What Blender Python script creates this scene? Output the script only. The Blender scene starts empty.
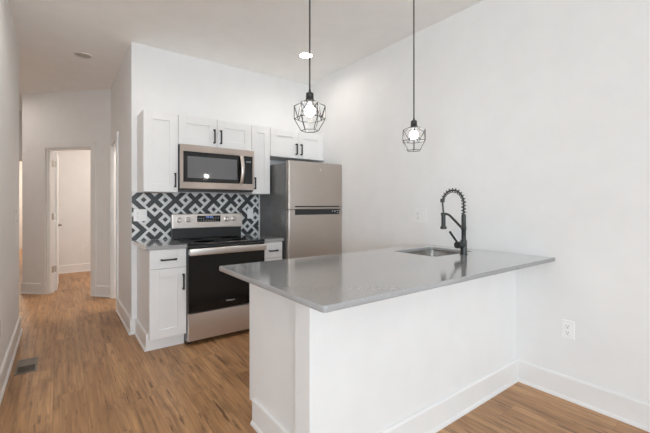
import bpy, bmesh, math, random
from mathutils import Vector, Matrix
R = math.radians
scene = bpy.context.scene
COL = scene.collection

# ------------------------------------------------------------------ camera, world, light, exposure
H = 2.8665                      # ceiling height
XR, YB = 2.657, 3.93            # right wall, kitchen back wall
XL, XC = -0.325, 0.565          # left wall, corner where the kitchen wall meets the hall
YREAR = -4.2
cam = bpy.data.cameras.new('camera')
cam.sensor_fit = 'HORIZONTAL'; cam.sensor_width = 36.0
cam.lens = 355.69 / 650 * 36.0
cam.shift_y = -(216.5 - 205.28) / 650
cam.clip_start = 0.02
cam_o = bpy.data.objects.new('camera', cam); COL.objects.link(cam_o)
cam_o.location = (0, 0, 1.2631)
cam_o.rotation_euler = (R(90), 0, R(-36.7226))
scene.camera = cam_o

vs = scene.view_settings
vs.view_transform = 'Standard'; vs.look = 'None'; vs.gamma = 1.0; vs.use_curve_mapping = False
vs.exposure = 0.86
scene.cycles.use_denoising = True
scene.cycles.max_bounces = 14
scene.cycles.diffuse_bounces = 8
scene.cycles.glossy_bounces = 6
scene.cycles.sample_clamp_indirect = 6.0
scene.cycles.blur_glossy = 0.6

world = bpy.data.worlds.new('daylight'); scene.world = world; world.use_nodes = True
wn = world.node_tree.nodes; wl = world.node_tree.links
sky = wn.new('ShaderNodeTexSky'); sky.sky_type = 'HOSEK_WILKIE'; sky.turbidity = 4
sky.sun_direction = (0.3, 0.6, 0.75)
wl.new(sky.outputs[0], wn['Background'].inputs[0]); wn['Background'].inputs[1].default_value = 0.5

def area(name, loc, rot, sx, sy, power, color=(1, 1, 1), spread=180):
    l = bpy.data.lights.new(name, 'AREA'); l.shape = 'RECTANGLE'; l.size = sx; l.size_y = sy
    l.energy = power; l.color = color; l.spread = R(spread)
    o = bpy.data.objects.new(name, l); COL.objects.link(o); o.location = loc; o.rotation_euler = rot
    return o
WINS = [(-2.75, -1.55), (-1.25, -0.05), (0.55, 1.75)]          # added unseen windows behind the camera, placed for the light (x range)
WZ0, WZ1 = 0.45, 2.5
SKYC = (0.79, 0.908, 0.995)
WPOW = (76, 57, 28)
for (a, b), pw in zip(WINS, WPOW):
    area('window_daylight', ((a + b) / 2, YREAR - 0.16, (WZ0 + WZ1) / 2), (R(90), 0, 0), b - a, WZ1 - WZ0, pw, SKYC)  # added area light outside each unseen rear window
XFAR, YSTEP = -3.2, 2.5                      # unseen room widened for the added side light; the hallway wall starts at YSTEP
SWINS = [(-3.6, -2.4), (-1.9, -0.7)]         # added unseen windows in the far left wall, lighting the right wall (y range)
for (a, b) in SWINS:
    area('window_daylight', (XFAR - 0.16, (a + b) / 2, (WZ0 + WZ1) / 2), (0, R(-90), 0), WZ1 - WZ0, b - a, 46, SKYC)  # added side light, brightens the right wall
def disc(name, loc, power, r=0.06, color=(1.0, 0.92, 0.84), spread=165):
    l = bpy.data.lights.new(name, 'AREA'); l.shape = 'DISK'; l.size = r * 2; l.energy = power; l.color = color; l.spread = R(spread)
    o = bpy.data.objects.new(name, l); COL.objects.link(o); o.location = loc
    return o
disc('downlight_beam', (2.107, 3.163, H - 0.012), 1.7)
disc('downlight_beam', (0.29, 3.06, H - 0.012), 1.7)
area('bedroom_lamp', (1.3, 7.1, H - 0.03), (0, 0, 0), 0.5, 0.5, 14, (1.0, 0.91, 0.83))
area('hall_fill_light', (-1.05, 6.3, H - 0.03), (0, 0, 0), 0.4, 0.4, 3.5, (1.0, 0.93, 0.86))  # added fill for the hall walls; no lamp known there
area('side_room_lamp', (-1.0, 11.8, H - 0.03), (0, 0, 0), 0.4, 0.4, 18, (1.0, 0.86, 0.72))
area('bath_lamp', (1.3, 5.1, H - 0.03), (0, 0, 0), 0.4, 0.4, 14, (1.0, 0.9, 0.8))

# ------------------------------------------------------------------ materials
def new_mat(name):
    m = bpy.data.materials.new(name); m.use_nodes = True
    nt = m.node_tree; return m, nt, nt.nodes['Principled BSDF']
def N(nt, t, **k):
    n = nt.nodes.new(t)
    for a, b in k.items(): setattr(n, a, b)
    return n
def math_n(nt, op, a, b=None, c=None):
    n = nt.nodes.new('ShaderNodeMath'); n.operation = op
    for i, v in enumerate((a, b, c)):
        if v is None: continue
        if isinstance(v, (int, float)): n.inputs[i].default_value = v
        else: nt.links.new(v, n.inputs[i])
    return n.outputs[0]
def obj_coord(nt, scale=(1, 1, 1)):
    tc = N(nt, 'ShaderNodeTexCoord'); mp = N(nt, 'ShaderNodeMapping')
    mp.inputs['Scale'].default_value = scale
    nt.links.new(tc.outputs['Object'], mp.inputs[0]); return mp.outputs[0]
def noise(nt, vec, scale, detail=3, rough=0.5):
    n = N(nt, 'ShaderNodeTexNoise'); n.inputs['Scale'].default_value = scale
    n.inputs['Detail'].default_value = detail; n.inputs['Roughness'].default_value = rough
    nt.links.new(vec, n.inputs['Vector']); return n.outputs['Fac']
def ramp(nt, fac, stops):
    r = N(nt, 'ShaderNodeValToRGB'); el = r.color_ramp.elements
    while len(el) < len(stops): el.new(0.5)
    for e, (p, c) in zip(el, stops):
        e.position = p; e.color = (*c, 1) if len(c) == 3 else c
    nt.links.new(fac, r.inputs[0]); return r.outputs[0]
def mix(nt, fac, a, b, mode='MIX'):
    n = N(nt, 'ShaderNodeMix', data_type='RGBA', blend_type=mode)
    if isinstance(fac, (int, float)): n.inputs[0].default_value = fac
    else: nt.links.new(fac, n.inputs[0])
    for i, v in ((6, a), (7, b)):
        if isinstance(v, tuple): n.inputs[i].default_value = (*v, 1)
        else: nt.links.new(v, n.inputs[i])
    return n.outputs[2]
def paint(name, col, rough=0.5, var=0.015, scale=6, bump=0.0, coat=0.0):
    m, nt, b = new_mat(name)
    v = obj_coord(nt)
    f = noise(nt, v, scale)
    lo = tuple(c * (1 - var) for c in col); hi = tuple(min(1, c * (1 + var)) for c in col)
    nt.links.new(ramp(nt, f, [(0.3, lo), (0.7, hi)]), b.inputs['Base Color'])
    b.inputs['Roughness'].default_value = rough
    b.inputs['Coat Weight'].default_value = coat
    if bump:
        bp = N(nt, 'ShaderNodeBump'); bp.inputs['Strength'].default_value = bump; bp.inputs['Distance'].default_value = 0.001
        nt.links.new(noise(nt, v, 220, 2), bp.inputs['Height']); nt.links.new(bp.outputs[0], b.inputs['Normal'])
    return m
def steel(name, col, rough, aniso=0.0, stretch=(2, 2, 160)):
    m, nt, b = new_mat(name)
    v = obj_coord(nt, stretch)
    f = noise(nt, v, 4, 3)
    nt.links.new(ramp(nt, f, [(0.25, tuple(c * 0.93 for c in col)), (0.75, tuple(min(1, c * 1.06) for c in col))]), b.inputs['Base Color'])
    b.inputs['Metallic'].default_value = 1.0; b.inputs['Roughness'].default_value = rough
    b.inputs['Anisotropic'].default_value = aniso; b.inputs['Anisotropic Rotation'].default_value = 0.25
    return m
def emit(name, col, strength, base=(0.8, 0.8, 0.8)):
    m, nt, b = new_mat(name)
    b.inputs['Base Color'].default_value = (*base, 1)
    b.inputs['Emission Color'].default_value = (*col, 1); b.inputs['Emission Strength'].default_value = strength
    v = obj_coord(nt); f = noise(nt, v, 20)
    nt.links.new(ramp(nt, f, [(0, tuple(c * .97 for c in base)), (1, base)]), b.inputs['Base Color'])
    return m

M = {}
M['wall'] = paint('wall_paint', (0.835, 0.83, 0.825), 0.6, bump=0.06)
M['ceiling'] = paint('ceiling_paint', (0.935, 0.93, 0.915), 0.8)
M['trim'] = paint('trim_paint', (0.83, 0.82, 0.81), 0.35)
M['cabinet'] = paint('cabinet_paint', (0.83, 0.825, 0.82), 0.35)
M['panel'] = paint('peninsula_paint', (0.83, 0.825, 0.82), 0.45)
M['plastic'] = paint('white_plastic', (0.90, 0.895, 0.89), 0.25)
M['socket_dark'] = paint('socket_slot', (0.25, 0.25, 0.25), 0.5)
M['black'] = paint('black_metal', (0.014, 0.014, 0.014), 0.38)
M['cord'] = paint('grey_black_cord', (0.05, 0.046, 0.044), 0.6)
M['faucet'] = paint('matte_black_faucet', (0.022, 0.023, 0.023), 0.36)
M['black_plastic'] = paint('black_plastic', (0.018, 0.018, 0.019), 0.35)
M['black_glass'] = paint('black_glass', (0.006, 0.006, 0.006), 0.06)
M['door_glass'] = paint('oven_glass', (0.008, 0.008, 0.008), 0.08)
M['cooktop'] = paint('ceramic_cooktop', (0.012, 0.012, 0.013), 0.12)
M['burner'] = paint('burner_print', (0.06, 0.06, 0.062), 0.2)
M['mw_window'] = paint('microwave_window', (0.12, 0.12, 0.125), 0.08, coat=0.6)
M['steel'] = steel('brushed_steel', (0.56, 0.49, 0.44), 0.33, 0.85)
M['steel_light'] = steel('light_brushed_steel', (0.74, 0.69, 0.65), 0.32, 0.3)
M['drawer_steel'] = steel('drawer_steel', (0.78, 0.71, 0.665), 0.42, 0.9)
M['fridge_steel'] = steel('refrigerator_steel', (0.54, 0.485, 0.44), 0.36, 0.3)
M['fridge_side'] = paint('refrigerator_side', (0.14, 0.14, 0.14), 0.22, 0.08, 14)
M['range_side'] = paint('range_side', (0.16, 0.16, 0.165), 0.35)
M['sink'] = steel('sink_steel', (0.63, 0.60, 0.57), 0.22)
M['chrome'] = steel('satin_nickel', (0.50, 0.46, 0.40), 0.35)
M['vent'] = paint('vent_metal', (0.20, 0.165, 0.13), 0.45)
M['vent_shade'] = paint('vent_shade_black', (0.012, 0.011, 0.01), 0.8)
M['tile_light'] = paint('light_tile', (0.74, 0.74, 0.73), 0.3, 0.05, 30)
M['tile_dark'] = paint('charcoal_tile', (0.032, 0.034, 0.037), 0.3, 0.25, 30)
M['bulb'] = emit('bulb_glow', (1.0, 0.93, 0.85), 48)
M['lens'] = emit('downlight_lens', (1.0, 0.95, 0.88), 12)
M['lens_off'] = paint('unlit_lens', (0.48, 0.45, 0.42), 0.5)
M['blue_led'] = emit('blue_display', (0.25, 0.4, 1.0), 0.35, (0.02, 0.02, 0.05))
M['grey_print'] = paint('grey_print', (0.30, 0.30, 0.30), 0.5)
M['logo'] = paint('logo_print', (0.72, 0.72, 0.72), 0.4)
M['bath_floor'] = paint('dark_bath_floor', (0.03, 0.03, 0.03), 0.4)

# quartz counter
m, nt, b = new_mat('grey_quartz'); M['quartz'] = m
v = obj_coord(nt)
f1 = noise(nt, v, 90, 3); f2 = noise(nt, v, 1.6, 6, 0.6)
base = ramp(nt, f1, [(0.3, (0.335, 0.337, 0.34)), (0.7, (0.37, 0.372, 0.375))])
vein = ramp(nt, math_n(nt, 'ABSOLUTE', math_n(nt, 'SUBTRACT', f2, 0.5)), [(0.0, (1, 1, 1)), (0.03, (0, 0, 0))])
nt.links.new(mix(nt, math_n(nt, 'MULTIPLY', vein, 0.09), base, (0.62, 0.61, 0.60)), b.inputs['Base Color'])
b.inputs['Roughness'].default_value = 0.11
b.inputs['Coat Weight'].default_value = 1.0; b.inputs['Coat Roughness'].default_value = 0.12; b.inputs['Coat IOR'].default_value = 1.55

# oak plank floor, planks run along y
m, nt, b = new_mat('oak_planks'); M['floor'] = m
tc = N(nt, 'ShaderNodeTexCoord'); sp = N(nt, 'ShaderNodeSeparateXYZ'); nt.links.new(tc.outputs['Object'], sp.inputs[0])
PW, PL = 0.18, 1.22
xs = math_n(nt, 'DIVIDE', math_n(nt, 'ADD', sp.outputs[0], 0.035), PW)
colid = math_n(nt, 'FLOOR', xs)
wn1 = N(nt, 'ShaderNodeTexWhiteNoise', noise_dimensions='1D'); nt.links.new(colid, wn1.inputs['W'])
ys = math_n(nt, 'ADD', math_n(nt, 'DIVIDE', sp.outputs[1], PL), wn1.outputs['Value'])
rowid = math_n(nt, 'FLOOR', ys)
cid = N(nt, 'ShaderNodeCombineXYZ'); nt.links.new(colid, cid.inputs[0]); nt.links.new(rowid, cid.inputs[1])
wn2 = N(nt, 'ShaderNodeTexWhiteNoise', noise_dimensions='2D'); nt.links.new(cid.outputs[0], wn2.inputs['Vector'])
rnd = wn2.outputs['Value']
# grain coordinates shifted per plank
gv = N(nt, 'ShaderNodeCombineXYZ')
nt.links.new(math_n(nt, 'ADD', sp.outputs[0], math_n(nt, 'MULTIPLY', rnd, 37.0)), gv.inputs[0])
nt.links.new(math_n(nt, 'ADD', sp.outputs[1], math_n(nt, 'MULTIPLY', rnd, 91.0)), gv.inputs[1])
def gmap(s):
    mp = N(nt, 'ShaderNodeMapping'); mp.inputs['Scale'].default_value = s
    nt.links.new(gv.outputs[0], mp.inputs[0]); return mp.outputs[0]
fine = noise(nt, gmap((75, 3.0, 1)), 1, 4, 0.65)
broad = noise(nt, gmap((6, 0.9, 1)), 1, 4, 0.55)
streak = noise(nt, gmap((26, 1.3, 1)), 1, 6, 0.68)
knot = noise(nt, gmap((7, 2.4, 1)), 1, 3, 0.5)
c0 = ramp(nt, broad, [(0.28, (0.39, 0.208, 0.096)), (0.5, (0.50, 0.284, 0.138)), (0.72, (0.61, 0.362, 0.184))])
c1 = mix(nt, 0.9, c0, ramp(nt, streak, [(0.32, (0.42, 0.38, 0.34)), (0.46, (0.90, 0.89, 0.87)), (0.70, (1.20, 1.19, 1.18))]), 'MULTIPLY')
c2 = mix(nt, 0.7, c1, ramp(nt, fine, [(0.3, (0.70, 0.68, 0.66)), (0.7, (1.15, 1.14, 1.12))]), 'MULTIPLY')
c2 = mix(nt, 0.8, c2, ramp(nt, knot, [(0.28, (0.52, 0.49, 0.46)), (0.43, (1, 1, 1))]), 'MULTIPLY')
c3 = mix(nt, 1.0, c2, ramp(nt, rnd, [(0.0, (0.93, 0.925, 0.92)), (0.5, (1.0, 0.99, 0.98)), (1.0, (1.09, 1.08, 1.06))]), 'MULTIPLY')
ring = math_n(nt, 'ABSOLUTE', math_n(nt, 'SUBTRACT', math_n(nt, 'FRACT', math_n(nt, 'MULTIPLY', noise(nt, gmap((10, 0.5, 1)), 1, 3, 0.5), 9.0)), 0.5))
rline = ramp(nt, ring, [(0.0, (1, 1, 1)), (0.13, (0, 0, 0))])
c3 = mix(nt, math_n(nt, 'MULTIPLY', rline, math_n(nt, 'MULTIPLY', streak, 0.7)), c3, (0.17, 0.088, 0.046))
crk = noise(nt, gmap((24, 1.9, 1)), 1, 7, 0.72)
crack = ramp(nt, crk, [(0.575, (0, 0, 0)), (0.63, (1, 1, 1))])
c4 = mix(nt, math_n(nt, 'MULTIPLY', crack, 0.75), c3, (0.11, 0.055, 0.03))
fx = math_n(nt, 'FRACT', xs); fy = math_n(nt, 'FRACT', ys)
ex = math_n(nt, 'MULTIPLY', math_n(nt, 'MINIMUM', fx, math_n(nt, 'SUBTRACT', 1.0, fx)), PW)
ey = math_n(nt, 'MULTIPLY', math_n(nt, 'MINIMUM', fy, math_n(nt, 'SUBTRACT', 1.0, fy)), PL)
seam = math_n(nt, 'LESS_THAN', math_n(nt, 'MINIMUM', ex, ey), 0.0013)
nt.links.new(mix(nt, math_n(nt, 'MULTIPLY', seam, 0.35), c4, (0.10, 0.052, 0.03)), b.inputs['Base Color'])
b.inputs['Roughness'].default_value = 0.42
bp = N(nt, 'ShaderNodeBump'); bp.inputs['Strength'].default_value = 0.12; bp.inputs['Distance'].default_value = 0.001
nt.links.new(fine, bp.inputs['Height']); nt.links.new(bp.outputs[0], b.inputs['Normal'])

# thin clear glass for the added windows behind the camera
m, nt, b = new_mat('window_glass'); M['glass'] = m
tr = N(nt, 'ShaderNodeBsdfTransparent'); gl = N(nt, 'ShaderNodeBsdfGlossy'); gl.inputs['Roughness'].default_value = 0.02
mx = N(nt, 'ShaderNodeMixShader'); fr = N(nt, 'ShaderNodeFresnel')
nt.links.new(fr.outputs[0], mx.inputs[0]); nt.links.new(tr.outputs[0], mx.inputs[1]); nt.links.new(gl.outputs[0], mx.inputs[2])
nt.links.new(mx.outputs[0], nt.nodes['Material Output'].inputs[0])

# ------------------------------------------------------------------ mesh builder (world coordinates)
class MB:
    def __init__(s): s.bm = bmesh.new()
    def box(s, x0, x1, y0, y1, z0, z1, bev=0.0, seg=2, edges=None):
        r = bmesh.ops.create_cube(s.bm, size=1.0)
        vs_ = r['verts']
        for v in vs_:
            v.co = Vector((x0 + (v.co.x + .5) * (x1 - x0), y0 + (v.co.y + .5) * (y1 - y0), z0 + (v.co.z + .5) * (z1 - z0)))
        if bev:
            es = list({e for v in vs_ for e in v.link_edges})
            if edges: es = [e for e in es if edges(e)]
            bmesh.ops.bevel(s.bm, geom=es, offset=bev, segments=seg, affect='EDGES', profile=0.5)
        return s
    def cyl(s, p0, p1, r0, r1=None, n=20):
        p0, p1 = Vector(p0), Vector(p1); r1 = r0 if r1 is None else r1
        d = p1 - p0
        mt = Matrix.Translation((p0 + p1) / 2) @ d.to_track_quat('Z', 'Y').to_matrix().to_4x4()
        bmesh.ops.create_cone(s.bm, cap_ends=True, segments=n, radius1=r0, radius2=r1, depth=d.length, matrix=mt)
        return s
    def sphere(s, c, r, sc=(1, 1, 1), u=20, v=14):
        mt = Matrix.Translation(c) @ Matrix.Diagonal((*sc, 1))
        bmesh.ops.create_uvsphere(s.bm, u_segments=u, v_segments=v, radius=r, matrix=mt); return s
    def lathe(s, c, prof, n=32, axis='Z'):
        rings = []
        for (r, h) in prof:
            ring = []
            for k in range(n):
                a = 2 * math.pi * k / n
                if axis == 'Z': p = (c[0] + r * math.cos(a), c[1] + r * math.sin(a), c[2] + h)
                elif axis == 'Y': p = (c[0] + r * math.cos(a), c[1] + h, c[2] + r * math.sin(a))
                else: p = (c[0] + h, c[1] + r * math.cos(a), c[2] + r * math.sin(a))
                ring.append(s.bm.verts.new(p))
            rings.append(ring)
        for a, b_ in zip(rings, rings[1:]):
            for k in range(n):
                s.bm.faces.new((a[k], a[(k + 1) % n], b_[(k + 1) % n], b_[k]))
        for ring in (rings[0], rings[-1]):
            try: s.bm.faces.new(ring)
            except ValueError: pass
        return s
    def tube(s, pts, r, n=8, close=False):
        pts = [Vector(p) for p in pts]; k = len(pts)
        rings = []; prev = None
        for i, p in enumerate(pts):
            if close: t = (pts[(i + 1) % k] - pts[i - 1])
            else: t = pts[min(i + 1, k - 1)] - pts[max(i - 1, 0)]
            t.normalize()
            if prev is None:
                up = Vector((0, 0, 1)) if abs(t.z) < 0.9 else Vector((1, 0, 0))
                nx = t.cross(up).normalized()
            else:
                nx = (prev - t * prev.dot(t)).normalized()
            prev = nx; ny = t.cross(nx)
            rings.append([s.bm.verts.new(p + nx * r * math.cos(2 * math.pi * j / n) + ny * r * math.sin(2 * math.pi * j / n)) for j in range(n)])
        prs = list(zip(rings, rings[1:])) + ([(rings[-1], rings[0])] if close else [])
        for a, b_ in prs:
            for j in range(n): s.bm.faces.new((a[j], a[(j + 1) % n], b_[(j + 1) % n], b_[j]))
        if not close:
            s.bm.faces.new(rings[0]); s.bm.faces.new(rings[-1])
        return s
    def prism(s, prof, p0, p1, out, m0=0, m1=0):
        """extrude a profile [(distance out of the wall, height)] from p0 to p1; m0/m1 = +1 outer mitre, -1 inner mitre"""
        d_ = Vector((p1[0] - p0[0], p1[1] - p0[1])).normalized()
        a = []; c = []
        for (d, z) in prof:
            a.append(s.bm.verts.new((p0[0] + out[0] * d - d_.x * d * m0, p0[1] + out[1] * d - d_.y * d * m0, z)))
            c.append(s.bm.verts.new((p1[0] + out[0] * d + d_.x * d * m1, p1[1] + out[1] * d + d_.y * d * m1, z)))
        n = len(prof)
        for i in range(n): s.bm.faces.new((a[i], a[(i + 1) % n], c[(i + 1) % n], c[i]))
        s.bm.faces.new(a); s.bm.faces.new(list(reversed(c))); return s
    def poly(s, pts, z0, z1):
        a = [s.bm.verts.new((x, y, z0)) for x, y in pts]; c = [s.bm.verts.new((x, y, z1)) for x, y in pts]
        n = len(pts)
        for i in range(n): s.bm.faces.new((a[i], a[(i + 1) % n], c[(i + 1) % n], c[i]))
        s.bm.faces.new(list(reversed(a))); s.bm.faces.new(c); return s
    def build(s, name, mat, parent=None, smooth=None, mats=None):
        bmesh.ops.recalc_face_normals(s.bm, faces=s.bm.faces)
        me = bpy.data.meshes.new(name)
        org = Vector(parent['_org']) if parent is not None and '_org' in parent.keys() else Vector((0, 0, 0))
        bmesh.ops.translate(s.bm, verts=s.bm.verts, vec=-org)
        s.bm.to_mesh(me); s.bm.free()
        for mm in (mats or [mat]): me.materials.append(mm)
        o = bpy.data.objects.new(name, me); COL.objects.link(o)
        if parent is not None:
            o.parent = parent; o['_org'] = tuple(org)
        if smooth:
            for p in me.polygons: p.use_smooth = True
            me.set_sharp_from_angle(angle=R(smooth))
        return o
def tag(o, label=None, cat=None, group=None, kind=None):
    if label: o['label'] = label
    if cat: o['category'] = cat
    if group: o['group'] = group
    if kind: o['kind'] = kind
    return o
def thing(name, loc, label, cat, group=None, kind=None):
    o = bpy.data.objects.new(name, None); COL.objects.link(o); o.location = loc
    o.empty_display_size = 0.1; o['_org'] = tuple(loc)
    return tag(o, label, cat, group, kind)
def copy_tree(o, parent=None):
    c = o.copy(); COL.objects.link(c)
    if parent is not None: c.parent = parent
    for ch in list(o.children): copy_tree(ch, c)
    return c
def structure(mb, name, mat, label, cat, smooth=None):
    return tag(mb.build(name, mat, None, smooth), label, cat, kind='structure')

# ------------------------------------------------------------------ the setting
structure(MB().box(-3.3, 2.757, YREAR - 0.1, 13.6, -0.1, 0.0), 'floor', M['floor'], 'warm brown oak plank floor running down the hallway', 'floor')
structure(MB().box(-3.3, 2.757, YREAR - 0.1, 13.6, H, H + 0.1), 'ceiling', M['ceiling'], 'plain pale ceiling over kitchen and hallway', 'ceiling')
structure(MB().box(XR, XR + 0.1, YREAR - 0.1, YB + 0.1, 0, H), 'wall_right', M['wall'], 'long plain white wall on the right behind the faucet', 'wall')
structure(MB().box(XC, XR, YB, YB + 0.1, 0, H), 'wall_back', M['wall'], 'white kitchen wall behind the cabinets and range', 'wall')
structure(MB().box(XL - 0.11, XL, YSTEP, 4.69, 0, H), 'wall_left', M['wall'], 'white hallway wall at the far left edge', 'wall')
# hall right wall with a door opening
DZ = 2.07
w = MB(); w.box(XC, XC + 0.1, YB + 0.1, 4.97, 0, H); w.box(XC, XC + 0.1, 5.60, 5.76, 0, H); w.box(XC, XC + 0.1, 4.97, 5.60, DZ, H)
structure(w, 'wall_hall', M['wall'], 'hallway wall left of the kitchen with a doorway near its end', 'wall')
# diagonal wall at the end of the hall
A = Vector((-0.431, 6.70)); B = Vector((0.565, 5.704)); U = (B - A).normalized(); NN = Vector((-U.y, U.x)) if (-U.y) > 0 else Vector((U.y, -U.x))
LD = (B - A).length; DT = 0.115
def dpt(s_, d): p = A + U * s_ + NN * d; return (p.x, p.y)
SL, SR = 0.394, 1.112
w = MB()
w.poly([dpt(0, 0), dpt(SL, 0), dpt(SL, DT), dpt(0, DT)], 0, H)
w.poly([dpt(SR, 0), dpt(LD, 0), dpt(LD, DT), dpt(SR, DT)], 0, H)
w.poly([dpt(SL, 0), dpt(SR, 0), dpt(SR, DT), dpt(SL, DT)], DZ, H)
structure(w, 'wall_diagonal', M['wall'], 'angled wall at the end of the hallway around the open door', 'wall')
# room beyond and side passages
structure(MB().box(-0.432, 2.3, 8.2, 8.3, 0, H), 'wall_bedroom', M['wall'], 'pale wall seen through the open doorway at the hall end', 'wall')
w = MB(); w.box(-0.431, -0.331, 6.80, 8.2, 0, H)
structure(w, 'wall_partition', M['wall'], 'partition wall left of the room at the hall end', 'wall')
w = MB(); w.box(-1.75, -1.25, 7.9, 8.0, 0, H); w.box(-0.475, -0.432, 7.9, 8.0, 0, H); w.box(-1.25, -0.475, 7.9, 8.0, 2.03, H)
structure(w, 'wall_passage', M['wall'], 'wall with a lit doorway glimpsed past the left hallway wall', 'wall')
w = MB(); w.box(-1.75, -1.65, 4.58, 13.6, 0, H); w.box(-1.65, -0.425, 4.58, 4.69, 0, H); w.box(-1.65, -0.432, 13.5, 13.6, 0, H); w.box(-0.475, -0.432, 8.0, 13.5, 0, H)
structure(w, 'wall_far', M['wall'], 'wall of the lit side room past the hallway', 'wall')
w = MB(); w.box(2.2, 2.3, YB + 0.1, 8.2, 0, H); w.box(XC + 0.1, 2.2, 5.82, 5.9, 0, H)
structure(w, 'wall_bath', M['wall'], 'wall of the side room off the hallway', 'wall')
structure(MB().box(XC + 0.101, 2.2, 4.04, 5.81, 0.0005, 0.006), 'trim_4', M['bath_floor'], 'dark floor beyond the doorway in the right hallway wall', 'floor')
# unseen rear and side walls with windows added for the light
def wall_with_windows(fbox, c0, c1, wins):
    w = MB(); fbox(w, c0, c1, 0, WZ0); fbox(w, c0, c1, WZ1, H)
    cs = [c0] + [v for p in wins for v in p] + [c1]
    for i in range(0, len(cs), 2): fbox(w, cs[i], cs[i + 1], WZ0, WZ1)
    return w
def window(num, fbox, a, b_, lab):
    f = MB(); t = 0.05
    fbox(f, a, b_, WZ0, WZ0 + t, .02, .08); fbox(f, a, b_, WZ1 - t, WZ1, .02, .08)
    fbox(f, a, a + t, WZ0 + t, WZ1 - t, .02, .08); fbox(f, b_ - t, b_, WZ0 + t, WZ1 - t, .02, .08); fbox(f, a + t, b_ - t, 1.5, 1.54, .03, .07)
    fo = structure(f, 'window_%d' % num, M['trim'], lab, 'window')
    g = MB(); fbox(g, a + t, b_ - t, WZ0 + t, WZ1 - t, .048, .052); g.build('pane', M['glass'], fo)
rear = lambda m_, a, b_, z0, z1, d0=0, d1=.1: m_.box(a, b_, YREAR - d1, YREAR - d0, z0, z1)
left = lambda m_, a, b_, z0, z1, d0=0, d1=.1: m_.box(XFAR - d1, XFAR - d0, a, b_, z0, z1)
structure(wall_with_windows(rear, XFAR, XR, WINS), 'wall_rear', M['wall'], 'white wall with three added windows behind the viewer', 'wall')
structure(wall_with_windows(left, YREAR, YSTEP + 0.1, SWINS), 'wall_side', M['wall'], 'white wall with two added windows, behind the viewer on the left', 'wall')
structure(MB().box(XFAR, XL - 0.11, YSTEP, YSTEP + 0.1, 0, H), 'wall_step', M['wall'], 'white wall left of the hallway mouth', 'wall')
for i, (a, b_) in enumerate(WINS): window(i + 1, rear, a, b_, 'added white framed window in the unseen rear wall, ' + ('nearest the left corner', 'in the middle', 'nearest the right wall')[i])
for i, (a, b_) in enumerate(SWINS): window(i + 4, left, a, b_, 'added white framed window in the unseen left side wall, ' + ('nearer the rear corner', 'nearer the hallway')[i])

# baseboards
BH = 0.151
PROF = [(0, 0), (0.026, 0), (0.026, 0.008), (0.022, 0.017), (0.015, 0.022), (0.015, BH - 0.012), (0.009, BH - 0.003), (0.004, BH), (0, BH)]
def baseboard(name, runs, label):
    m_ = MB()
    for r_ in runs: m_.prism(PROF, *r_)
    return structure(m_, name, M['trim'], label, 'baseboard')
e = 0.026
baseboard('baseboard_right', [((XR, YREAR), (XR, 1.24), (-1, 0), 0, -1)], 'white baseboard along the right wall below the outlet')
baseboard('baseboard_left', [((XL, YSTEP), (XL, 4.69), (1, 0), 0, 1), ((XL, 4.69), (XL - 0.11, 4.69), (0, 1), 1, 0)], 'white baseboard along the left wall beside the floor vent')
baseboard('baseboard_hall', [((XC, YB), (XC, 4.893), (-1, 0), 1, 0), ((XC, YB), (0.6105, YB), (0, -1), 1, -1)], 'white baseboard wrapping the corner left of the kitchen cabinets')
baseboard('baseboard_diagonal', [(dpt(0, 0), dpt(SL - 0.076, 0), (-NN.x, -NN.y)), (dpt(SR + 0.076, 0), dpt(LD, 0), (-NN.x, -NN.y))], 'white baseboard on the angled wall beside the open doorway')
baseboard('baseboard_bedroom', [((-0.331, 8.2), (2.2, 8.2), (0, -1))], 'white baseboard seen through the open doorway')
# door casings
def casing(name, fr_, z, label, c=0.074):
    """fr_(s, d) maps along-wall and out-of-wall to plan; opening s0..s1"""
    f_, s0, s1, dp = fr_
    m_ = MB()
    def q(a, b_, d0, d1, z0, z1): m_.poly([f_(a, d0), f_(b_, d0), f_(b_, d1), f_(a, d1)], z0, z1)
    q(s0 - c, s0 - 0.004, -0.018, 0, 0, z + c); q(s1 + 0.004, s1 + c, -0.018, 0, 0, z + c); q(s0 - 0.004, s1 + 0.004, -0.018, 0, z + 0.004, z + c)
    q(s0 - 0.0, s0 + 0.016, 0, dp, 0, z); q(s1 - 0.016, s1, 0, dp, 0, z); q(s0 + 0.016, s1 - 0.016, 0, dp, z - 0.016, z)
    q(s0 + 0.016, s0 + 0.028, 0.02, 0.055, 0, z - 0.016); q(s1 - 0.028, s1 - 0.016, 0.02, 0.055, 0, z - 0.016)
    return structure(m_, name, M['trim'], label, 'door casing')
casing('trim_1', (dpt, SL, SR, DT), DZ, 'white casing around the open doorway at the hall end')
casing('trim_2', (lambda s_, d: (XC + d, s_), 4.97, 5.60, 0.1), DZ, 'white casing around the doorway in the right hallway wall')
casing('trim_3', (lambda s_, d: (s_, 7.9 + d), -1.25, -0.475, 0.1), 2.03, 'white casing of the lit doorway past the left wall', 0.04)
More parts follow.
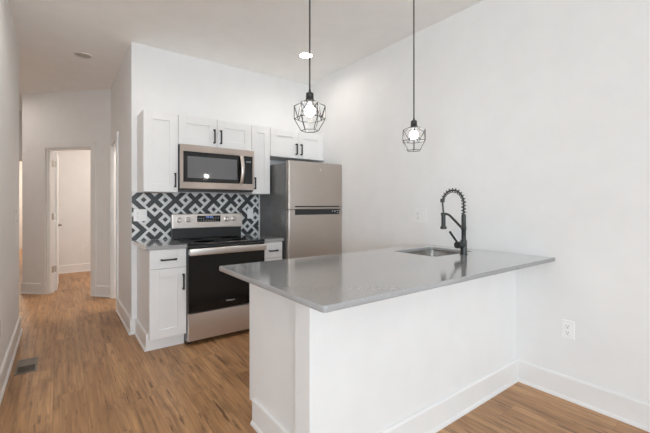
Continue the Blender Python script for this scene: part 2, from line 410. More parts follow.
# open door leaf at the end of the hall
hp = dpt(SL - 0.022, DT + 0.018)
dr = thing('door_1', (hp[0], hp[1], 0), 'white door standing open into the room at the hall end', 'door', kind='structure')
dang = R(1.5); du = Vector((math.sin(dang), math.cos(dang))); dn = Vector((du.y, -du.x))
def lp(a, t): p = Vector(hp) + du * a + dn * t; return (p.x, p.y)
TH = 0.044
MB().poly([lp(0, 0), lp(0.68, 0), lp(0.68, TH), lp(0, TH)], 0.012, 2.04).build('leaf', M['trim'], dr)
for z in (0.336, 1.10, 1.865):
    h_ = MB(); h_.poly([lp(-0.0025, 0.004), lp(0, 0.004), lp(0, 0.036), lp(-0.0025, 0.036)], z - 0.045, z + 0.045)
    q0 = dpt(SL + 0.0155, DT - 0.045); q1 = dpt(SL + 0.0155, DT - 0.006); q2 = dpt(SL + 0.018, DT - 0.006); q3 = dpt(SL + 0.018, DT - 0.045)
    h_.poly([q0, q1, q2, q3], z - 0.045, z + 0.045)
    c_ = lp(-0.006, -0.003); h_.cyl((c_[0], c_[1], z - 0.045), (c_[0], c_[1], z + 0.045), 0.006, n=10)
    h_.build('hinge', M['chrome'], dr)
k_ = MB()
for sgn, t0 in ((1, TH), (-1, 0)):
    a0 = lp(0.62, t0); a1 = lp(0.62, t0 + sgn * 0.034); a2 = lp(0.51, t0 + sgn * 0.034)
    k_.cyl((*a0, 0.945), (*lp(0.62, t0 + sgn * 0.008), 0.945), 0.027)
    k_.cyl((*a0, 0.945), (*a1, 0.945), 0.009, n=10); k_.cyl((*a1, 0.945), (*a2, 0.945), 0.009, n=10)
k_.build('handle', M['black'], dr, 40)

# ------------------------------------------------------------------ cabinets
FY = YB - 0.60      # carcass front of base cabinets
UY = YB - 0.325     # carcass front of wall cabinets
DTK = 0.02
def shaker(x0, x1, z0, z1, yf, rail=0.076, hrail=None):
    m_ = MB(); r = min(rail, (x1 - x0) * 0.32); h = hrail or min(rail, (z1 - z0) * 0.3); bv = 0.0012
    m_.box(x0, x0 + r, yf, yf + DTK, z0, z1, bv, 1); m_.box(x1 - r, x1, yf, yf + DTK, z0, z1, bv, 1)
    m_.box(x0 + r, x1 - r, yf, yf + DTK, z1 - h, z1, bv, 1); m_.box(x0 + r, x1 - r, yf, yf + DTK, z0, z0 + h, bv, 1)
    m_.box(x0 + r - 0.002, x1 - r + 0.002, yf + 0.009, yf + DTK, z0 + h - 0.002, z1 - h + 0.002)
    return m_
def pull(parent, c, L, yf, vertical):
    m_ = MB(); x, z = c; t = 0.007; so = 0.027
    if vertical:
        m_.box(x - t, x + t, yf - so - 0.009, yf - so + 0.002, z - L / 2, z + L / 2, 0.0015, 1)
        for s_ in (-1, 1): m_.box(x - t, x + t, yf - so, yf, z + s_ * (L / 2 - 0.006) - t, z + s_ * (L / 2 - 0.006) + t)
    else:
        m_.box(x - L / 2, x + L / 2, yf - so - 0.009, yf - so + 0.002, z - t, z + t, 0.0015, 1)
        for s_ in (-1, 1): m_.box(x + s_ * (L / 2 - 0.006) - t, x + s_ * (L / 2 - 0.006) + t, yf - so, yf, z - t, z + t)
    o = m_.build('handle', M['black'], parent); o['label'] = 'black bar handle'
G = 0.002
def base_cabinet(x0, x1, label, handle_side, skirt=False):
    t = thing('base_cabinet', (x0, YB, 0), label, 'cabinet', 'white base cabinets either side of the range')
    MB().box(x0, x1, FY, YB - 0.002, 0.108, 0.882).build('body', M['cabinet'], t)
    MB().box(x0 + 0.0, x1, YB - 0.545, YB - 0.53, 0, 0.108).build('toe_kick', M['cabinet'], t)
    yf = FY - DTK - 0.001
    zs = 0.713
    d = shaker(x0 + G, x1 - G, zs + G, 0.878, yf, 0.076, 0.045).build('drawer_front', M['cabinet'], t)
    pull(d, ((x0 + x1) / 2, 0.790), 0.128 if x1 - x0 > .25 else 0.10, yf, False)
    d = shaker(x0 + G, x1 - G, 0.112, zs - G, yf).build('door', M['cabinet'], t)
    pull(d, (x1 - 0.03 if handle_side > 0 else x0 + 0.03, zs - 0.130), 0.138, yf, True)
    if skirt:
        MB().prism(PROF, (x0, YB - 0.0005), (x0, YB - 0.545), (-1, 0), -1, 0).build('skirting', M['trim'], t)
    return t
X0, X1, X2, X3 = 0.611, 0.914, 1.676, 1.902
base_cabinet(X0, X1, 'white base cabinet left of the range with one drawer over a door', 1, True)
base_cabinet(X2 + 0.001, X3, 'narrow white base cabinet between the range and refrigerator', -1)
def wall_cabinet(x0, x1, z0, z1, label, doors, hy, hz, hl):
    t = thing('wall_cabinet', (x0, YB, z0), label, 'cabinet', 'white wall cabinets above the kitchen run')
    MB().box(x0, x1, UY, YB - 0.002, z0, z1).build('body', M['cabinet'], t)
    yf = UY - DTK - 0.001
    for (a, b_, hx) in doors:
        d = shaker(a + G, b_ - G, z0 + G, z1 - G, yf).build('door', M['cabinet'], t)
        pull(d, (hx, hz), hl, yf, True)
    return t
UZ0, UZ1 = 1.388, 2.141
mid = (X1 + X2) / 2
wall_cabinet(X0, X1 - 0.001, UZ0, UZ1, 'tall white wall cabinet left of the microwave above the light plate', [(X0, X1 - 0.001, X1 - 0.032)], 0, UZ0 + 0.115, 0.135)
wall_cabinet(X1, X2 - 0.001, 1.852, UZ1, 'short two-door white wall cabinet directly above the microwave', [(X1, mid, mid - 0.034), (mid, X2 - 0.001, mid + 0.034)], 0, 1.852 + 0.11, 0.14)
wall_cabinet(X2, X3, UZ0, UZ1, 'narrow tall white wall cabinet between the microwave and refrigerator', [(X2, X3, X2 + 0.033)], 0, UZ0 + 0.115, 0.128)
XF = XR - 0.003
midf = (X3 + XF) / 2
wall_cabinet(X3 + 0.001, XF, 1.82, UZ1, 'two-door white wall cabinet above the refrigerator', [(X3 + 0.001, midf, midf - 0.034), (midf, XF, midf + 0.034)], 0, 1.82 + 0.105, 0.128)

# counter pieces either side of the range
CT0, CT = 0.886, 0.914
for (a, b_, lab) in ((0.578, X1, 'grey quartz countertop left of the range'), (X2 + 0.001, X3 + 0.006, 'small grey quartz countertop between range and refrigerator')):
    o = MB().box(a, b_, YB - 0.645, YB - 0.001, CT0, CT, 0.002, 2).build('countertop', M['quartz'])
    tag(o, lab, 'countertop', 'kitchen run countertops')
    o.location.z = 0.0

# ------------------------------------------------------------------ patterned tile backsplash
bs = thing('backsplash', (XC, YB, CT), 'black and white geometric tile backsplash behind the range', 'backsplash')
BX0, BX1, BZ0, BZ1 = XC + 0.001, 1.936, CT + 0.001, 1.396
m_ = MB(); m_.box(BX0, BX1, YB - 0.008, YB - 0.0005, BZ0, BZ1)
bm2 = m_.bm
long_arms = {}    # (col, row): arms reaching the tile corner, e.g. 'UL'
for k_, v_ in {(-1, 0): 'LR UR', (1, 0): 'UL', (3, 0): 'UL UR LL', (5, 0): 'LL', (7, 0): 'UL UR LL', (9, 0): 'LL', (11, 0): 'UL UR LL', (13, 0): 'UL',
             (-1, 2): 'LR', (1, 2): 'UL LR', (3, 2): 'UL LL', (5, 2): 'UL LR', (7, 2): 'UL', (9, 2): 'UL LL', (11, 2): 'UL UR', (13, 2): 'UL LL',
             (-1, 4): 'UR', (1, 4): '', (3, 4): 'UR', (5, 4): '', (7, 4): 'UR', (9, 4): 'LL', (11, 4): '', (13, 4): 'UL',
             (1, -2): '', (3, -2): 'LL'}.items(): long_arms[k_] = v_.split()
TA = 0.1008; TX, TZ = 0.671, 1.318       # half tile pitch; plan position of diamond (0,0)
yt = YB - 0.0084
patt = bmesh.new()
qn = [0]
def quad(pts):
    qn[0] += 1; y_ = yt - 0.00004 * (qn[0] % 29)
    patt.faces.new([patt.verts.new((TX + u * TA, y_, TZ - v_ * TA)) for u, v_ in pts])
WB = 0.32
for c_ in range(-1, 15, 2):
    for r_ in range(-2, 6, 2):
        for nm, (sx, sy) in {'UL': (-1, -1), 'UR': (1, -1), 'LL': (-1, 1), 'LR': (1, 1)}.items():
            L_ = 2.0 if nm in long_arms.get((c_, r_), []) else 1.36
            # band: | |u|-|v| | < WB, |u|+|v| < L_
            pts = [(0, 0), (WB, 0), ((L_ + WB) / 2, (L_ - WB) / 2), ((L_ - WB) / 2, (L_ + WB) / 2), (0, WB)]
            if L_ == 2.0: pts = pts[:2] + [(1 + WB / 2, 1 - WB / 2), (1 + WB, 1), (1, 1 + WB), (1 - WB / 2, 1 + WB / 2)] + pts[-1:]
            quad([(c_ + sx * u, r_ + sy * v_) for u, v_ in pts])
for c_ in range(-1, 15):
    for r_ in range(-2, 6):
        if (c_ % 2 == 0) == (r_ % 2 == 0):
            q = 0.27; quad([(c_ + q, r_), (c_, r_ + q), (c_ - q, r_), (c_, r_ - q)])
for co, no in (((BX0, 0, 0), (-1, 0, 0)), ((BX1 - 0.012, 0, 0), (1, 0, 0)), ((0, 0, BZ0), (0, 0, -1)), ((0, 0, BZ1), (0, 0, 1))):
    bmesh.ops.bisect_plane(patt, geom=patt.verts[:] + patt.edges[:] + patt.faces[:], plane_co=co, plane_no=no, clear_outer=True)
tmp = bpy.data.meshes.new('pattern'); patt.to_mesh(tmp); patt.free()
nf = len(bm2.faces); bm2.from_mesh(tmp); bm2.faces.ensure_lookup_table()
for f in bm2.faces[nf:]: f.material_index = 1
bpy.data.meshes.remove(tmp)
bmesh.ops.recalc_face_normals(bm2, faces=bm2.faces)
for f in bm2.faces[nf:]:
    f.normal_update()
    if f.normal.y > 0: f.normal_flip()
def build_raw(bm_, name, parent, mats):
    me = bpy.data.meshes.new(name); bmesh.ops.translate(bm_, verts=bm_.verts, vec=-Vector(parent['_org'])); bm_.to_mesh(me); bm_.free()
    for mm in mats: me.materials.append(mm)
    o = bpy.data.objects.new(name, me); COL.objects.link(o); o.parent = parent; o['_org'] = parent['_org']; return o
build_raw(bm2, 'tile_panel', bs, [M['tile_light'], M['tile_dark']])
MB().box(BX1, BX1 + 0.008, YB - 0.012, YB - 0.0005, BZ0, UZ0 - 0.002).build('edge_trim', M['plastic'], bs)

# ------------------------------------------------------------------ range
RX0, RX1 = 0.917, 1.673
rg = thing('range', ((RX0 + RX1) / 2, YB - 0.3, 0), 'stainless steel electric range with black oven door and glass cooktop', 'range')
RF = YB - 0.625      # body front
MB().box(RX0, RX1, RF, YB - 0.03, 0.03, 0.895).build('body', M['range_side'], rg)
for x in (RX0 + 0.04, RX1 - 0.04):
    for y in (RF + 0.05, YB - 0.09):
        MB().cyl((x, y, 0), (x, y, 0.03), 0.018).build('foot', M['black_plastic'], rg)
ck = MB().box(RX0 - 0.001, RX1 + 0.001, YB - 0.662, YB - 0.03, 0.896, 0.917, 0.005, 3).build('cooktop', M['cooktop'], rg)
for (x, y, r) in ((RX0 + 0.2, YB - 0.5, 0.105), (RX1 - 0.2, YB - 0.5, 0.09), (RX0 + 0.2, YB - 0.22, 0.075), (RX1 - 0.2, YB - 0.22, 0.1)):
    b_ = MB(); b_.lathe((x, y, 0.9172), [(r, 0), (r, 0.0004), (r - 0.004, 0.0004), (r - 0.004, 0)]); b_.build('burner', M['burner'], ck)
# backguard
BG = YB - 0.095
m_ = MB(); m_.box(RX0 + 0.004, RX1 - 0.004, BG + 0.012, YB - 0.031, 0.9175, 1.03, 0.003, 2).build('backguard_base', M['black_plastic'], rg)
m_ = MB(); m_.box(RX0, RX1, BG - 0.012, YB - 0.031, 1.022, 1.172, 0.006, 3)
bg = m_.build('control_panel', M['steel_light'], rg)
BGF = BG - 0.012
dsp = MB().box(1.165, 1.417, BGF - 0.003, BGF, 1.085, 1.152, 0.001, 1).build('display', M['black_glass'], bg)
m_ = MB()
for k_ in range(4):
    x = 1.262 + k_ * 0.017 + (0.006 if k_ > 1 else 0)
    m_.box(x, x + 0.011, BGF - 0.0042, BGF - 0.003, 1.128, 1.146)
m_.build('clock_digits', M['blue_led'], dsp)
m_ = MB()
for k_ in range(9):
    for j in range(2):
        if 2 < k_ < 6 and j == 1: continue
        m_.box(1.176 + k_ * 0.026, 1.188 + k_ * 0.026, BGF - 0.0036, BGF - 0.003, 1.094 + j * 0.026, 1.100 + j * 0.026)
m_.build('key_marks', M['grey_print'], dsp)
for x in (0.985, 1.075, 1.49, 1.575):
    k_ = MB(); k_.lathe((x, BGF, 1.112), [(0.027, 0), (0.027, -0.006), (0.021, -0.009), (0.020, -0.028), (0.017, -0.031)], 24, 'Y')
    kk = k_.build('knob', M['steel_light'], bg, 40)
    MB().box(x - 0.0045, x + 0.0045, BGF - 0.037, BGF - 0.030, 1.092, 1.132, 0.0015, 1).build('grip', M['steel'], kk)
# oven door
DF = YB - 0.662
dm = MB().box(RX0 + 0.002, RX1 - 0.002, DF, RF - 0.001, 0.297, 0.888, 0.006, 2)
od = dm.build('oven_door', M['black_plastic'], rg)
MB().box(RX0 + 0.004, RX1 - 0.004, DF - 0.004, DF, 0.30, 0.884, 0.002, 1).build('door_glass', M['door_glass'], od)
m_ = MB(); m_.box(RX0 + 0.004, RX1 - 0.004, DF - 0.052, DF - 0.030, 0.814, 0.876, 0.006, 3)
for a in (RX0 + 0.004, RX1 - 0.034): m_.box(a, a + 0.03, DF - 0.034, DF - 0.0035, 0.820, 0.870, 0.003, 1)
m_.build('handle', M['steel_light'], od, 40)
def text(body, size, loc, rot, mat, name, parent, align='CENTER', ext=0.0003):
    cu = bpy.data.curves.new(name, 'FONT'); cu.body = body; cu.size = size; cu.align_x = align; cu.extrude = ext; cu.resolution_u = 3
    o_ = bpy.data.objects.new(name, cu); COL.objects.link(o_)
    dg = bpy.context.evaluated_depsgraph_get(); me = bpy.data.meshes.new_from_object(o_.evaluated_get(dg))
    bpy.data.objects.remove(o_); bpy.data.curves.remove(cu)
    org = Vector(parent['_org'])
    me.transform(Matrix.Translation(Vector(loc) - org) @ rot)
    me.materials.clear(); me.materials.append(mat)
    o2 = bpy.data.objects.new(name, me); COL.objects.link(o2); o2.parent = parent; o2['_org'] = tuple(org); return o2
FRONT = Matrix.Rotation(R(90), 4, 'X')
text('Whirlpool', 0.020, ((RX0 + RX1) / 2 + 0.012, DF - 0.0045, 0.354), FRONT, M['logo'], 'logo', od)
# drawer with a softly bowed steel front
m_ = MB(); n_ = 14; prof = []
front = []
for i in range(n_ + 1):
    z = 0.045 + (0.288 - 0.045) * i / n_
    front.append((DF - 0.004 - 0.009 * math.sin(math.pi * i / n_), z))
pts = front + [(RF - 0.001, 0.288), (RF - 0.001, 0.045)]
a_ = [m_.bm.verts.new((RX0 + 0.002, y, z)) for y, z in pts]; c_ = [m_.bm.verts.new((RX1 - 0.002, y, z)) for y, z in pts]
for i in range(len(pts)): m_.bm.faces.new((a_[i], a_[(i + 1) % len(pts)], c_[(i + 1) % len(pts)], c_[i]))
m_.bm.faces.new(a_); m_.bm.faces.new(list(reversed(c_)))
m_.build('storage_drawer', M['drawer_steel'], rg, 30)

# ------------------------------------------------------------------ microwave
MX0, MX1, MZ0, MZ1, MF = 0.917, 1.6755, 1.424, 1.848, 3.52
mw = thing('microwave', ((MX0 + MX1) / 2, YB, MZ0), 'stainless steel over-range microwave mounted under the short wall cabinet', 'microwave')
MB().box(MX0 + 0.001, MX1 - 0.001, MF + 0.03, YB - 0.009, MZ0 - 0.018, MZ1 + 0.002).build('body', M['black_plastic'], mw)
m_ = MB(); a, b_ = 0.943, 1.658; z0, z1 = 1.488, 1.782
fr0, fr1 = MF, MF + 0.029
m_.box(MX0, MX1, fr0, fr1, z1, MZ1, 0.003, 2); m_.box(MX0, MX1, fr0, fr1, MZ0, z0, 0.003, 2)
m_.box(MX0, a, fr0, fr1, z0, z1); m_.box(b_, MX1, fr0, fr1, z0, z1)
fr = m_.build('front_frame', M['steel'], mw)
XS = 1.556
dr_ = MB().box(a, XS, fr0 + 0.003, fr1, z0, z1).build('door', M['black_glass'], mw)
MB().box(a + 0.04, XS - 0.072, fr0 + 0.0018, fr0 + 0.003, z0 + 0.04, z1 - 0.045, 0.0005, 1).build('window', M['mw_window'], dr_)
cp = MB().box(XS + 0.001, b_, fr0 + 0.003, fr1, z0, z1).build('control_panel', M['black_glass'], mw)
m_ = MB()
for k_ in range(4): m_.box(1.587 + k_ * 0.013, 1.596 + k_ * 0.013, fr0 + 0.0024, fr0 + 0.003, 1.714, 1.732)
m_.build('clock_digits', M['grey_print'], cp)
hx = XS - 0.026
pts = [(hx, fr0 + 0.004, z0 + 0.006)]
for i in range(13):
    t_ = i / 12; pts.append((hx, fr0 - 0.012 - 0.032 * math.sin(math.pi * t_), z0 + 0.008 + (z1 - z0 - 0.016) * t_))
pts.append((hx, fr0 + 0.004, z1 - 0.006))
m_ = MB(); m_.tube(pts, 0.011, 10)
bmesh.ops.scale(m_.bm, vec=(1.8, 1, 1), verts=m_.bm.verts, space=Matrix.Translation((-hx, 0, 0)))
m_.build('handle', M['steel_light'], dr_, 50)

# ------------------------------------------------------------------ refrigerator
GX0, GX1, GF = 1.926, 2.652, 3.221
rf = thing('refrigerator', ((GX0 + GX1) / 2, YB - 0.3, 0), 'stainless top-freezer refrigerator in the corner with dark grey sides', 'refrigerator')
MB().box(GX0 + 0.004, GX1 - 0.004, GF + 0.062, YB - 0.03, 0.03, 1.722, 0.006, 2).build('cabinet', M['fridge_side'], rf)
for x in (GX0 + 0.05, GX1 - 0.05): MB().cyl((x, GF + 0.12, 0), (x, GF + 0.12, 0.03), 0.02).build('foot', M['black_plastic'], rf)
SZ = 1.216
vert_edges = lambda e_: abs(e_.verts[0].co.z - e_.verts[1].co.z) > 0.1
fd = MB().box(GX0, GX1, GF, GF + 0.056, SZ + 0.004, 1.738, 0.012, 3, vert_edges).build('freezer_door', M['fridge_steel'], rf, 35)
MB().box(GX0, GX1, GF, GF + 0.056, 0.06, SZ - 0.004, 0.012, 3, vert_edges).build('fridge_door', M['fridge_steel'], rf, 35)
MB().box(GX0 + 0.01, GX1 - 0.01, GF + 0.012, GF + 0.0615, 0.07, 1.73).build('door_gasket', M['black_plastic'], rf)
m_ = MB(); m_.box(2.004, 2.606, GF - 0.006, GF, 1.160, 1.222, 0.002, 1); m_.box(2.004, 2.606, GF - 0.004, GF, 1.243, 1.256, 0.001, 1)
hb = m_.build('handle_recess', M['black_plastic'], rf)
for (x, z, w_, h_) in ((2.50, 1.194, .014, .008), (2.535, 1.190, .014, .012), (2.565, 1.200, .03, .005), (2.572, 1.176, .016, .006)):
    MB().box(x, x + w_, GF - 0.0066, GF - 0.006, z, z + h_).build('icon', M['logo'], hb)
MB().box(2.004, 2.606, GF - 0.010, GF, 1.2245, 1.241, 0.003, 2).build('grip_bar', M['fridge_steel'], rf)
m_ = MB(); m_.lathe((2.338, GF, 1.66), [(0.013, 0), (0.013, -0.0025), (0.009, -0.0035), (0.008, -0.0025)], 20, 'Y')
m_.build('badge', M['steel_light'], fd)

# ------------------------------------------------------------------ peninsula
PX, PY = 0.845, 1.24
pn = thing('peninsula', (1.75, 1.6, 0), 'white paneled peninsula under the grey countertop joined to right wall', 'peninsula')
MB().box(PX, XR - 0.001, PY, PY + 0.117, 0, 0.888, 0.002, 1).build('knee_wall', M['panel'], pn)
EX = 0.906; CYF = 1.967
MB().box(EX, XR - 0.001, PY + 0.118, 1.90, 0, 0.108).build('plinth', M['cabinet'], pn)
m_ = MB(); s0, s1, t0, t1 = 2.0, 2.55, 1.455, 1.90     # leave room for the sink bowl
m_.box(EX, s0, PY + 0.118, CYF, 0.1085, 0.888, 0.001, 1); m_.box(s1, XR - 0.001, PY + 0.118, CYF, 0.1085, 0.888); m_.box(s0, s1, t1, CYF, 0.1085, 0.888)
m_.box(s0, s1, PY + 0.118, t0, 0.1085, 0.888); m_.box(s0, s1, t0, t1, 0.1085, 0.13)
m_.build('cabinet_body', M['cabinet'], pn)
MB().prism(PROF, (PX, PY), (XR - 0.0005, PY), (0, -1), 1, -1).build('front_baseboard', M['trim'], pn)
m_ = MB(); m_.prism(PROF, (EX, PY + 0.117), (EX, 1.90), (-1, 0), -1, 0); m_.prism(PROF, (PX, PY), (PX, PY + 0.117), (-1, 0), 1, 1)
m_.prism(PROF, (PX, PY + 0.117), (EX, PY + 0.117), (0, 1), 1, -1)
m_.build('end_baseboard', M['trim'], pn)

# peninsula countertop with sink cutout
IX0, IX1, IY0, IY1 = 0.731, XR - 0.001, 0.987, 2.004
SX0, SX1, SY0, SY1 = 2.035, 2.515, 1.485, 1.868
def rrect(x0, x1, y0, y1, rs, n=6):
    pts = []
    for (cx, cy, a0, r) in ((x1, y0, -90, rs[1]), (x1, y1, 0, rs[2]), (x0, y1, 90, rs[3]), (x0, y0, 180, rs[0])):
        sx = -1 if cx == x1 else 1; sy = -1 if cy == y1 else 1
        if r == 0: pts.append((cx, cy)); continue
        for k_ in range(n + 1):
            t_ = R(a0 + 90 * k_ / n); pts.append((cx + sx * r + r * math.cos(t_), cy + sy * r + r * math.sin(t_)))
    return pts
cu = bpy.data.curves.new('slab', 'CURVE'); cu.dimensions = '2D'; cu.fill_mode = 'BOTH'; cu.extrude = 0.0105; cu.bevel_depth = 0.002; cu.bevel_resolution = 1
cu.offset = -0.002
for pts in (rrect(IX0, IX1, IY0, IY1, (0.018, 0, 0, 0.018)), rrect(SX0, SX1, SY0, SY1, (0.03,) * 4)):
    sp_ = cu.splines.new('POLY'); sp_.points.add(len(pts) - 1); sp_.use_cyclic_u = True
    for p, (x, y) in zip(sp_.points, pts): p.co = (x, y, 0, 1)
co_ = bpy.data.objects.new('slab', cu); COL.objects.link(co_)
dg = bpy.context.evaluated_depsgraph_get(); me = bpy.data.meshes.new_from_object(co_.evaluated_get(dg))
bpy.data.objects.remove(co_); bpy.data.curves.remove(cu)
me.materials.clear(); me.materials.append(M['quartz']); me.transform(Matrix.Translation((0, 0, 0.914 - 0.0125)))
ct = bpy.data.objects.new('countertop', me); COL.objects.link(ct)
tag(ct, 'large grey quartz countertop on the peninsula in the foreground', 'countertop')

# sink
sk = thing('sink', ((SX0 + SX1) / 2, (SY0 + SY1) / 2, 0.72), 'undermount stainless steel sink in the peninsula countertop', 'sink')
m_ = MB(); bm_ = m_.bm; rings = []
for (d, z, rr) in ((-0.012, 0.8885, 0.03), (-0.012, 0.8870, 0.03), (0.0, 0.8870, 0.03), (0.004, 0.74, 0.035), (0.012, 0.712, 0.04), (0.035, 0.70, 0.05)):
    pts = rrect(SX0 + d, SX1 - d, SY0 + d, SY1 - d, (rr,) * 4)
    rings.append([bm_.verts.new((x, y, z)) for x, y in pts])
rings = rings[1:]
for a, b_ in zip(rings, rings[1:]):
    n_ = len(a)
    for k_ in range(n_): bm_.faces.new((a[k_], a[(k_ + 1) % n_], b_[(k_ + 1) % n_], b_[k_]))
bm_.faces.new(rings[-1])
loose = [v for v in bm_.verts if not v.link_faces]; bmesh.ops.delete(bm_, geom=loose, context='VERTS')
so = m_.build('bowl', M['sink'], sk, 50)
sol = so.modifiers.new('thickness', 'SOLIDIFY'); sol.thickness = 0.0012; sol.offset = 0
MB().lathe(((SX0 + SX1) / 2, (SY0 + SY1) / 2, 0.7012), [(0.045, 0), (0.045, 0.003), (0.036, 0.003), (0.030, 0.0005)], 24).build('drain', M['chrome'], sk, 40)

# faucet
fx_, fy_ = 2.300, 1.436
fc = thing('faucet', (fx_, fy_, 0.9145), 'tall matte black spring-neck faucet beside the sink', 'faucet')
zc = 0.9145
MB().lathe((fx_, fy_, zc), [(0.027, 0), (0.027, 0.004), (0.022, 0.007), (0.0215, 0.10), (0.017, 0.104)], 24).build('base', M['faucet'], fc, 40)
MB().lathe((fx_, fy_, zc), [(0.0155, 0.10), (0.0155, 0.172), (0.018, 0.176), (0.018, 0.196), (0.0155, 0.20), (0.0155, 0.268), (0.0135, 0.285), (0.007, 0.287)], 24).build('stem', M['faucet'], fc, 40)
path = []; y_end = fy_ + 0.176; rad = 0.088; ztop = 1.372
for k_ in range(8): path.append(Vector((fx_, fy_, 1.195 + (ztop - rad - 1.195) * k_ / 8)))
for k_ in range(31):
    a = math.pi * k_ / 30 * 0.95
    path.append(Vector((fx_, fy_ + rad - rad * math.cos(a), ztop - rad + rad * math.sin(a))))
hose = path + [Vector((fx_, y_end - 0.004, ztop - rad - 0.02)), Vector((fx_, y_end - 0.010, ztop - rad - 0.079))]
MB().tube(hose, 0.0062, 10).build('hose', M['faucet'], fc, 60)
# coil spring around the hose up to the collar
dist = [0.0]
for a, b_ in zip(path, path[1:]): dist.append(dist[-1] + (b_ - a).length)
tot = dist[-1]; turns = 15; cp_ = []
for i in range(turns * 12 + 1):
    s_ = tot * i / (turns * 12); j = max(k_ for k_ in range(len(dist)) if dist[k_] <= s_ + 1e-9); j = min(j, len(path) - 2)
    t_ = (s_ - dist[j]) / (dist[j + 1] - dist[j]); p = path[j].lerp(path[j + 1], t_); tg = (path[j + 1] - path[j]).normalized()
    ux = Vector((1, 0, 0)); uy = tg.cross(ux); an = 2 * math.pi * i / 12
    cp_.append(p + (ux * math.cos(an) + uy * math.sin(an)) * 0.0145)
MB().tube(cp_, 0.0031, 6).build('spring', M['faucet'], fc, 60)
pe = path[-1]
MB().cyl(pe + Vector((0, 0, 0.012)), pe - Vector((0, 0, 0.012)), 0.0155, n=20).build('collar', M['faucet'], fc, 40)
hy = y_end - 0.010
MB().lathe((fx_, hy, 0), [(0.009, 1.208), (0.0155, 1.204), (0.0155, 1.108), (0.0235, 1.103), (0.0235, 1.089), (0.018, 1.085)], 24).build('spray_head', M['faucet'], fc, 40)
m_ = MB(); m_.tube([(fx_, fy_ + 0.012, 1.100), (fx_, hy - 0.052, 1.190), (fx_, hy - 0.03, 1.198), (fx_, hy - 0.012, 1.198)], 0.0085, 12)
m_.lathe((fx_, hy, 1.188), [(0.0185, 0), (0.0185, 0.02)], 24)
m_.build('support_arm', M['faucet'], fc, 50)
m_ = MB(); m_.cyl((fx_ - 0.018, fy_, 0.985), (fx_ - 0.078, fy_ + 0.004, 0.985), 0.024, n=24)
m_.tube([(fx_ - 0.06, fy_ + 0.006, 0.995), (fx_ - 0.095, fy_ + 0.018, 1.04), (fx_ - 0.125, fy_ + 0.028, 1.08)], 0.0078, 10)
m_.build('lever', M['faucet'], fc, 40)

# ------------------------------------------------------------------ pendant lamps
def pendant(x, y, dz, label, turn=0.0):
    zt = 1.84 + dz
    t = thing('pendant_lamp', (x, y, 1.643 + dz), label, 'pendant lamp', 'black wire cage pendant lamps over the peninsula')
    MB().lathe((x, y, H), [(0.06, -0.0005), (0.06, -0.018), (0.05, -0.026), (0.008, -0.03)], 28).build('canopy', M['black'], t, 40)
    MB().cyl((x, y, zt + 0.012), (x, y, H - 0.028), 0.0042, n=10).build('cord', M['cord'], t)
    MB().lathe((x, y, zt), [(0.0045, 0.014), (0.007, 0.0), (0.019, -0.006), (0.0205, -0.024), (0.019, -0.027), (0.0205, -0.030), (0.0205, -0.046), (0.012, -0.050)], 24).build('socket', M['black'], t, 40)
    n = 6; z1, z2, z3, z4 = zt - 0.044, zt - 0.070, zt - 0.136, zt - 0.197
    P1 = [Vector((x + 0.021 * math.cos(2 * math.pi * (k + .5) / n + turn), y + 0.021 * math.sin(2 * math.pi * (k + .5) / n + turn), z1)) for k in range(n)]
    P2 = [Vector((x + 0.079 * math.cos(2 * math.pi * (k + .5) / n + turn), y + 0.079 * math.sin(2 * math.pi * (k + .5) / n + turn), z2)) for k in range(n)]
    P3 = [Vector((x + 0.079 * math.cos(2 * math.pi * (k + .5) / n + turn), y + 0.079 * math.sin(2 * math.pi * (k + .5) / n + turn), z3)) for k in range(n)]
    P3m = [(P3[k] + P3[(k + 1) % n]) / 2 for k in range(n)]
    P4 = [Vector((x + 0.044 * math.cos(2 * math.pi * (k + .5) / n + turn), y + 0.044 * math.sin(2 * math.pi * (k + .5) / n + turn), z4)) for k in range(n)]
    wr = 0.0020; m_ = MB()
    for k in range(n):
        k1 = (k + 1) % n
        for a, b_ in ((P1[k], P1[k1]), (P1[k], P2[k]), (P2[k], P3[k]), (P3[k], P3[k1]), (P4[k], P4[k1]), (P3[k], P4[k]), (P2[k], P3m[k]), (P2[k1], P3m[k])):
            m_.cyl(a, b_, wr, n=6)
    m_.build('cage', M['black'], t, 50)
    MB().lathe((x, y, zt - 0.05), [(0.011, 0), (0.0125, -0.010), (0.017, -0.025)], 24).build('bulb_neck', M['plastic'], t, 80)
    MB().sphere((x, y, zt - 0.097), 0.027, (1, 1, 1), 24, 16).build('bulb', M['bulb'], t, 80)
    return t
pendant(1.022, 1.50, 0.0, 'left wire-cage pendant lamp, hanging nearer the hallway end', R(-6))
pendant(1.836, 1.50, -0.026, 'right wire-cage pendant lamp, hanging nearer the sink', R(12))

# ------------------------------------------------------------------ ceiling fittings
def downlight(x, y, label, lit=True):
    t = thing('recessed_light', (x, y, H), label, 'ceiling light', 'round recessed ceiling lights')
    MB().lathe((x, y, H), [(0.0645 if lit else 0.072, -0.001), (0.066 if lit else 0.074, -0.008), (0.084, -0.006), (0.088, -0.0005)], 36).build('trim_ring', M['plastic'], t, 40)
    MB().lathe((x, y, H), [(0.064, -0.004), (0.064, -0.0075), (0.03, -0.009)] if lit else [(0.0725, -0.003), (0.0725, -0.005), (0.03, -0.006)], 36).build('lens', M['lens'] if lit else M['lens_off'], t, 40)
    return t
downlight(2.107, 3.163, 'lit round recessed light in the ceiling above the refrigerator')
downlight(0.29, 3.06, 'lit round recessed light in the ceiling at the kitchen entrance')
downlight(0.20, 4.586, 'unlit round fitting on the hallway ceiling', lit=False)

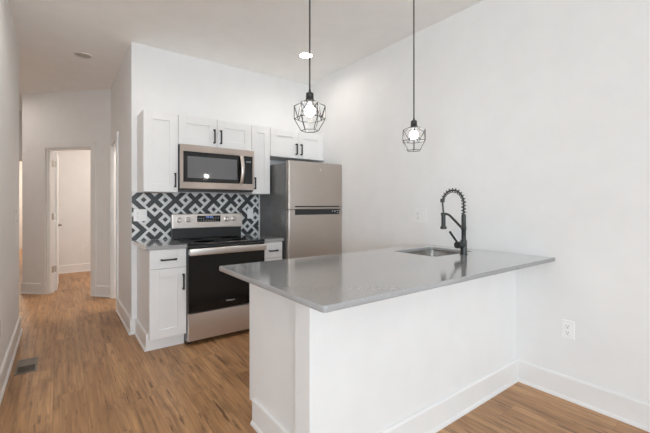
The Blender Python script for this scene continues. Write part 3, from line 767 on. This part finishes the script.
# ------------------------------------------------------------------ plates
def plate(c, u, out, gangs, kinds, label, w1=0.074, hh=0.118):
    """c centre on the wall, u along-wall unit, out normal into the room"""
    c = Vector(c); u = Vector(u); out = Vector(out); up = Vector((0, 0, 1))
    t = thing('wall_plate', c, label, 'outlet' if 'o' in kinds else 'switch', 'white wall plates')
    def blk(m_, du_, dz_, sx, sz, d0, d1, bev=0.0):
        m2 = MB(); m2.box(-sx / 2, sx / 2, -d1, -d0, -sz / 2, sz / 2, bev, 2)
        mt = Matrix((( u.x, -out.x, 0, c.x + u.x * du_), (u.y, -out.y, 0, c.y + u.y * du_), (0, 0, 1, c.z + dz_), (0, 0, 0, 1)))
        m2.bm.transform(mt); tm = bpy.data.meshes.new('t'); m2.bm.to_mesh(tm); m2.bm.free(); m_.bm.from_mesh(tm); bpy.data.meshes.remove(tm)
    m_ = MB(); W = w1 + 0.046 * (gangs - 1); blk(m_, 0, 0, W, hh, 0.0003, 0.0075, 0.002); m_.build('cover', M['plastic'], t)
    for g in range(gangs):
        du_ = (g - (gangs - 1) / 2) * 0.046
        if kinds[g] == 'o':
            m_ = MB()
            for s_ in (-1, 1): blk(m_, du_, s_ * 0.02, 0.034, 0.030, 0.006, 0.0093, 0.0015)
            oo = m_.build('receptacle', M['plastic'], t)
            m_ = MB()
            for s_ in (-1, 1):
                for q_ in (-1, 1): blk(m_, du_ + q_ * 0.007, s_ * 0.02 + 0.004, 0.003, 0.010, 0.0093, 0.0098)
                blk(m_, du_, s_ * 0.02 - 0.009, 0.006, 0.006, 0.0093, 0.0098)
            m_.build('slots', M['socket_dark'], oo)
        else:
            m_ = MB(); blk(m_, du_, 0, 0.033, 0.067, 0.006, 0.0105, 0.0015); m_.build('rocker', M['plastic'], t)
    return t
plate((XR, 0.911, 0.455), (0, 1, 0), (-1, 0, 0), 1, 'o', 'white duplex outlet low on the right wall above the baseboard')
plate((XR, 2.093, 1.168), (0, 1, 0), (-1, 0, 0), 2, 'so', 'white double plate on the right wall left of the faucet', 0.085, 0.135)
plate((0.640, YB - 0.0085, 1.165), (1, 0, 0), (0, -1, 0), 2, 'os', 'white double plate on the backsplash left of the range')
plate((1.815, YB - 0.0085, 1.165), (1, 0, 0), (0, -1, 0), 1, 's', 'white plate on the backsplash right of the range')
plate((XL, 4.31, 1.165), (0, 1, 0), (1, 0, 0), 1, 's', 'light switch near the far end of left hallway wall')
plate((XL, 3.17, 0.44), (0, 1, 0), (1, 0, 0), 1, 'o', 'outlet low on the left wall at the photo edge')
plate((0.44, 8.2, 0.44), (1, 0, 0), (0, -1, 0), 1, 'o', 'outlet on the wall seen through the open doorway')

# ------------------------------------------------------------------ floor vent
VX0, VX1, VY0, VY1 = -0.272, -0.140, 3.485, 3.80
vt = thing('floor_vent', ((VX0 + VX1) / 2, (VY0 + VY1) / 2, 0), 'brown metal floor vent beside the left baseboard', 'vent')
MB().box(VX0 + 0.014, VX1 - 0.014, VY0 + 0.02, VY1 - 0.02, 0.0003, 0.0012).build('shade_sheet', M['vent_shade'], vt)  # flat near-black sheet, shade of the duct put in as colour
m_ = MB(); t_ = 0.02
m_.box(VX0, VX1, VY0, VY0 + t_, 0.0002, 0.005, 0.0012, 1); m_.box(VX0, VX1, VY1 - t_, VY1, 0.0002, 0.005, 0.0012, 1)
m_.box(VX0, VX0 + 0.014, VY0 + t_, VY1 - t_, 0.0002, 0.005); m_.box(VX1 - 0.014, VX1, VY0 + t_, VY1 - t_, 0.0002, 0.005)
m_.box(VX0 + 0.014, VX1 - 0.014, (VY0 + VY1) / 2 - 0.004, (VY0 + VY1) / 2 + 0.004, 0.001, 0.005)
m_.build('frame', M['vent'], vt)
m_ = MB()
for k_ in range(16):
    y = (VY0 + VY1) / 2 + 0.008 + k_ * 0.0078
    if y < VY1 - 0.022: m_.box(VX0 + 0.014, VX1 - 0.014, y, y + 0.0065, 0.0015, 0.004)
for k_ in range(9):
    y = VY0 + 0.028 + k_ * 0.0138
    m_.box(VX0 + 0.014, VX1 - 0.014, y, y + 0.002, 0.0015, 0.004)
m_.build('louvers', M['vent'], vt)

for o in bpy.data.objects:
    if '_org' in o.keys(): del o['_org']
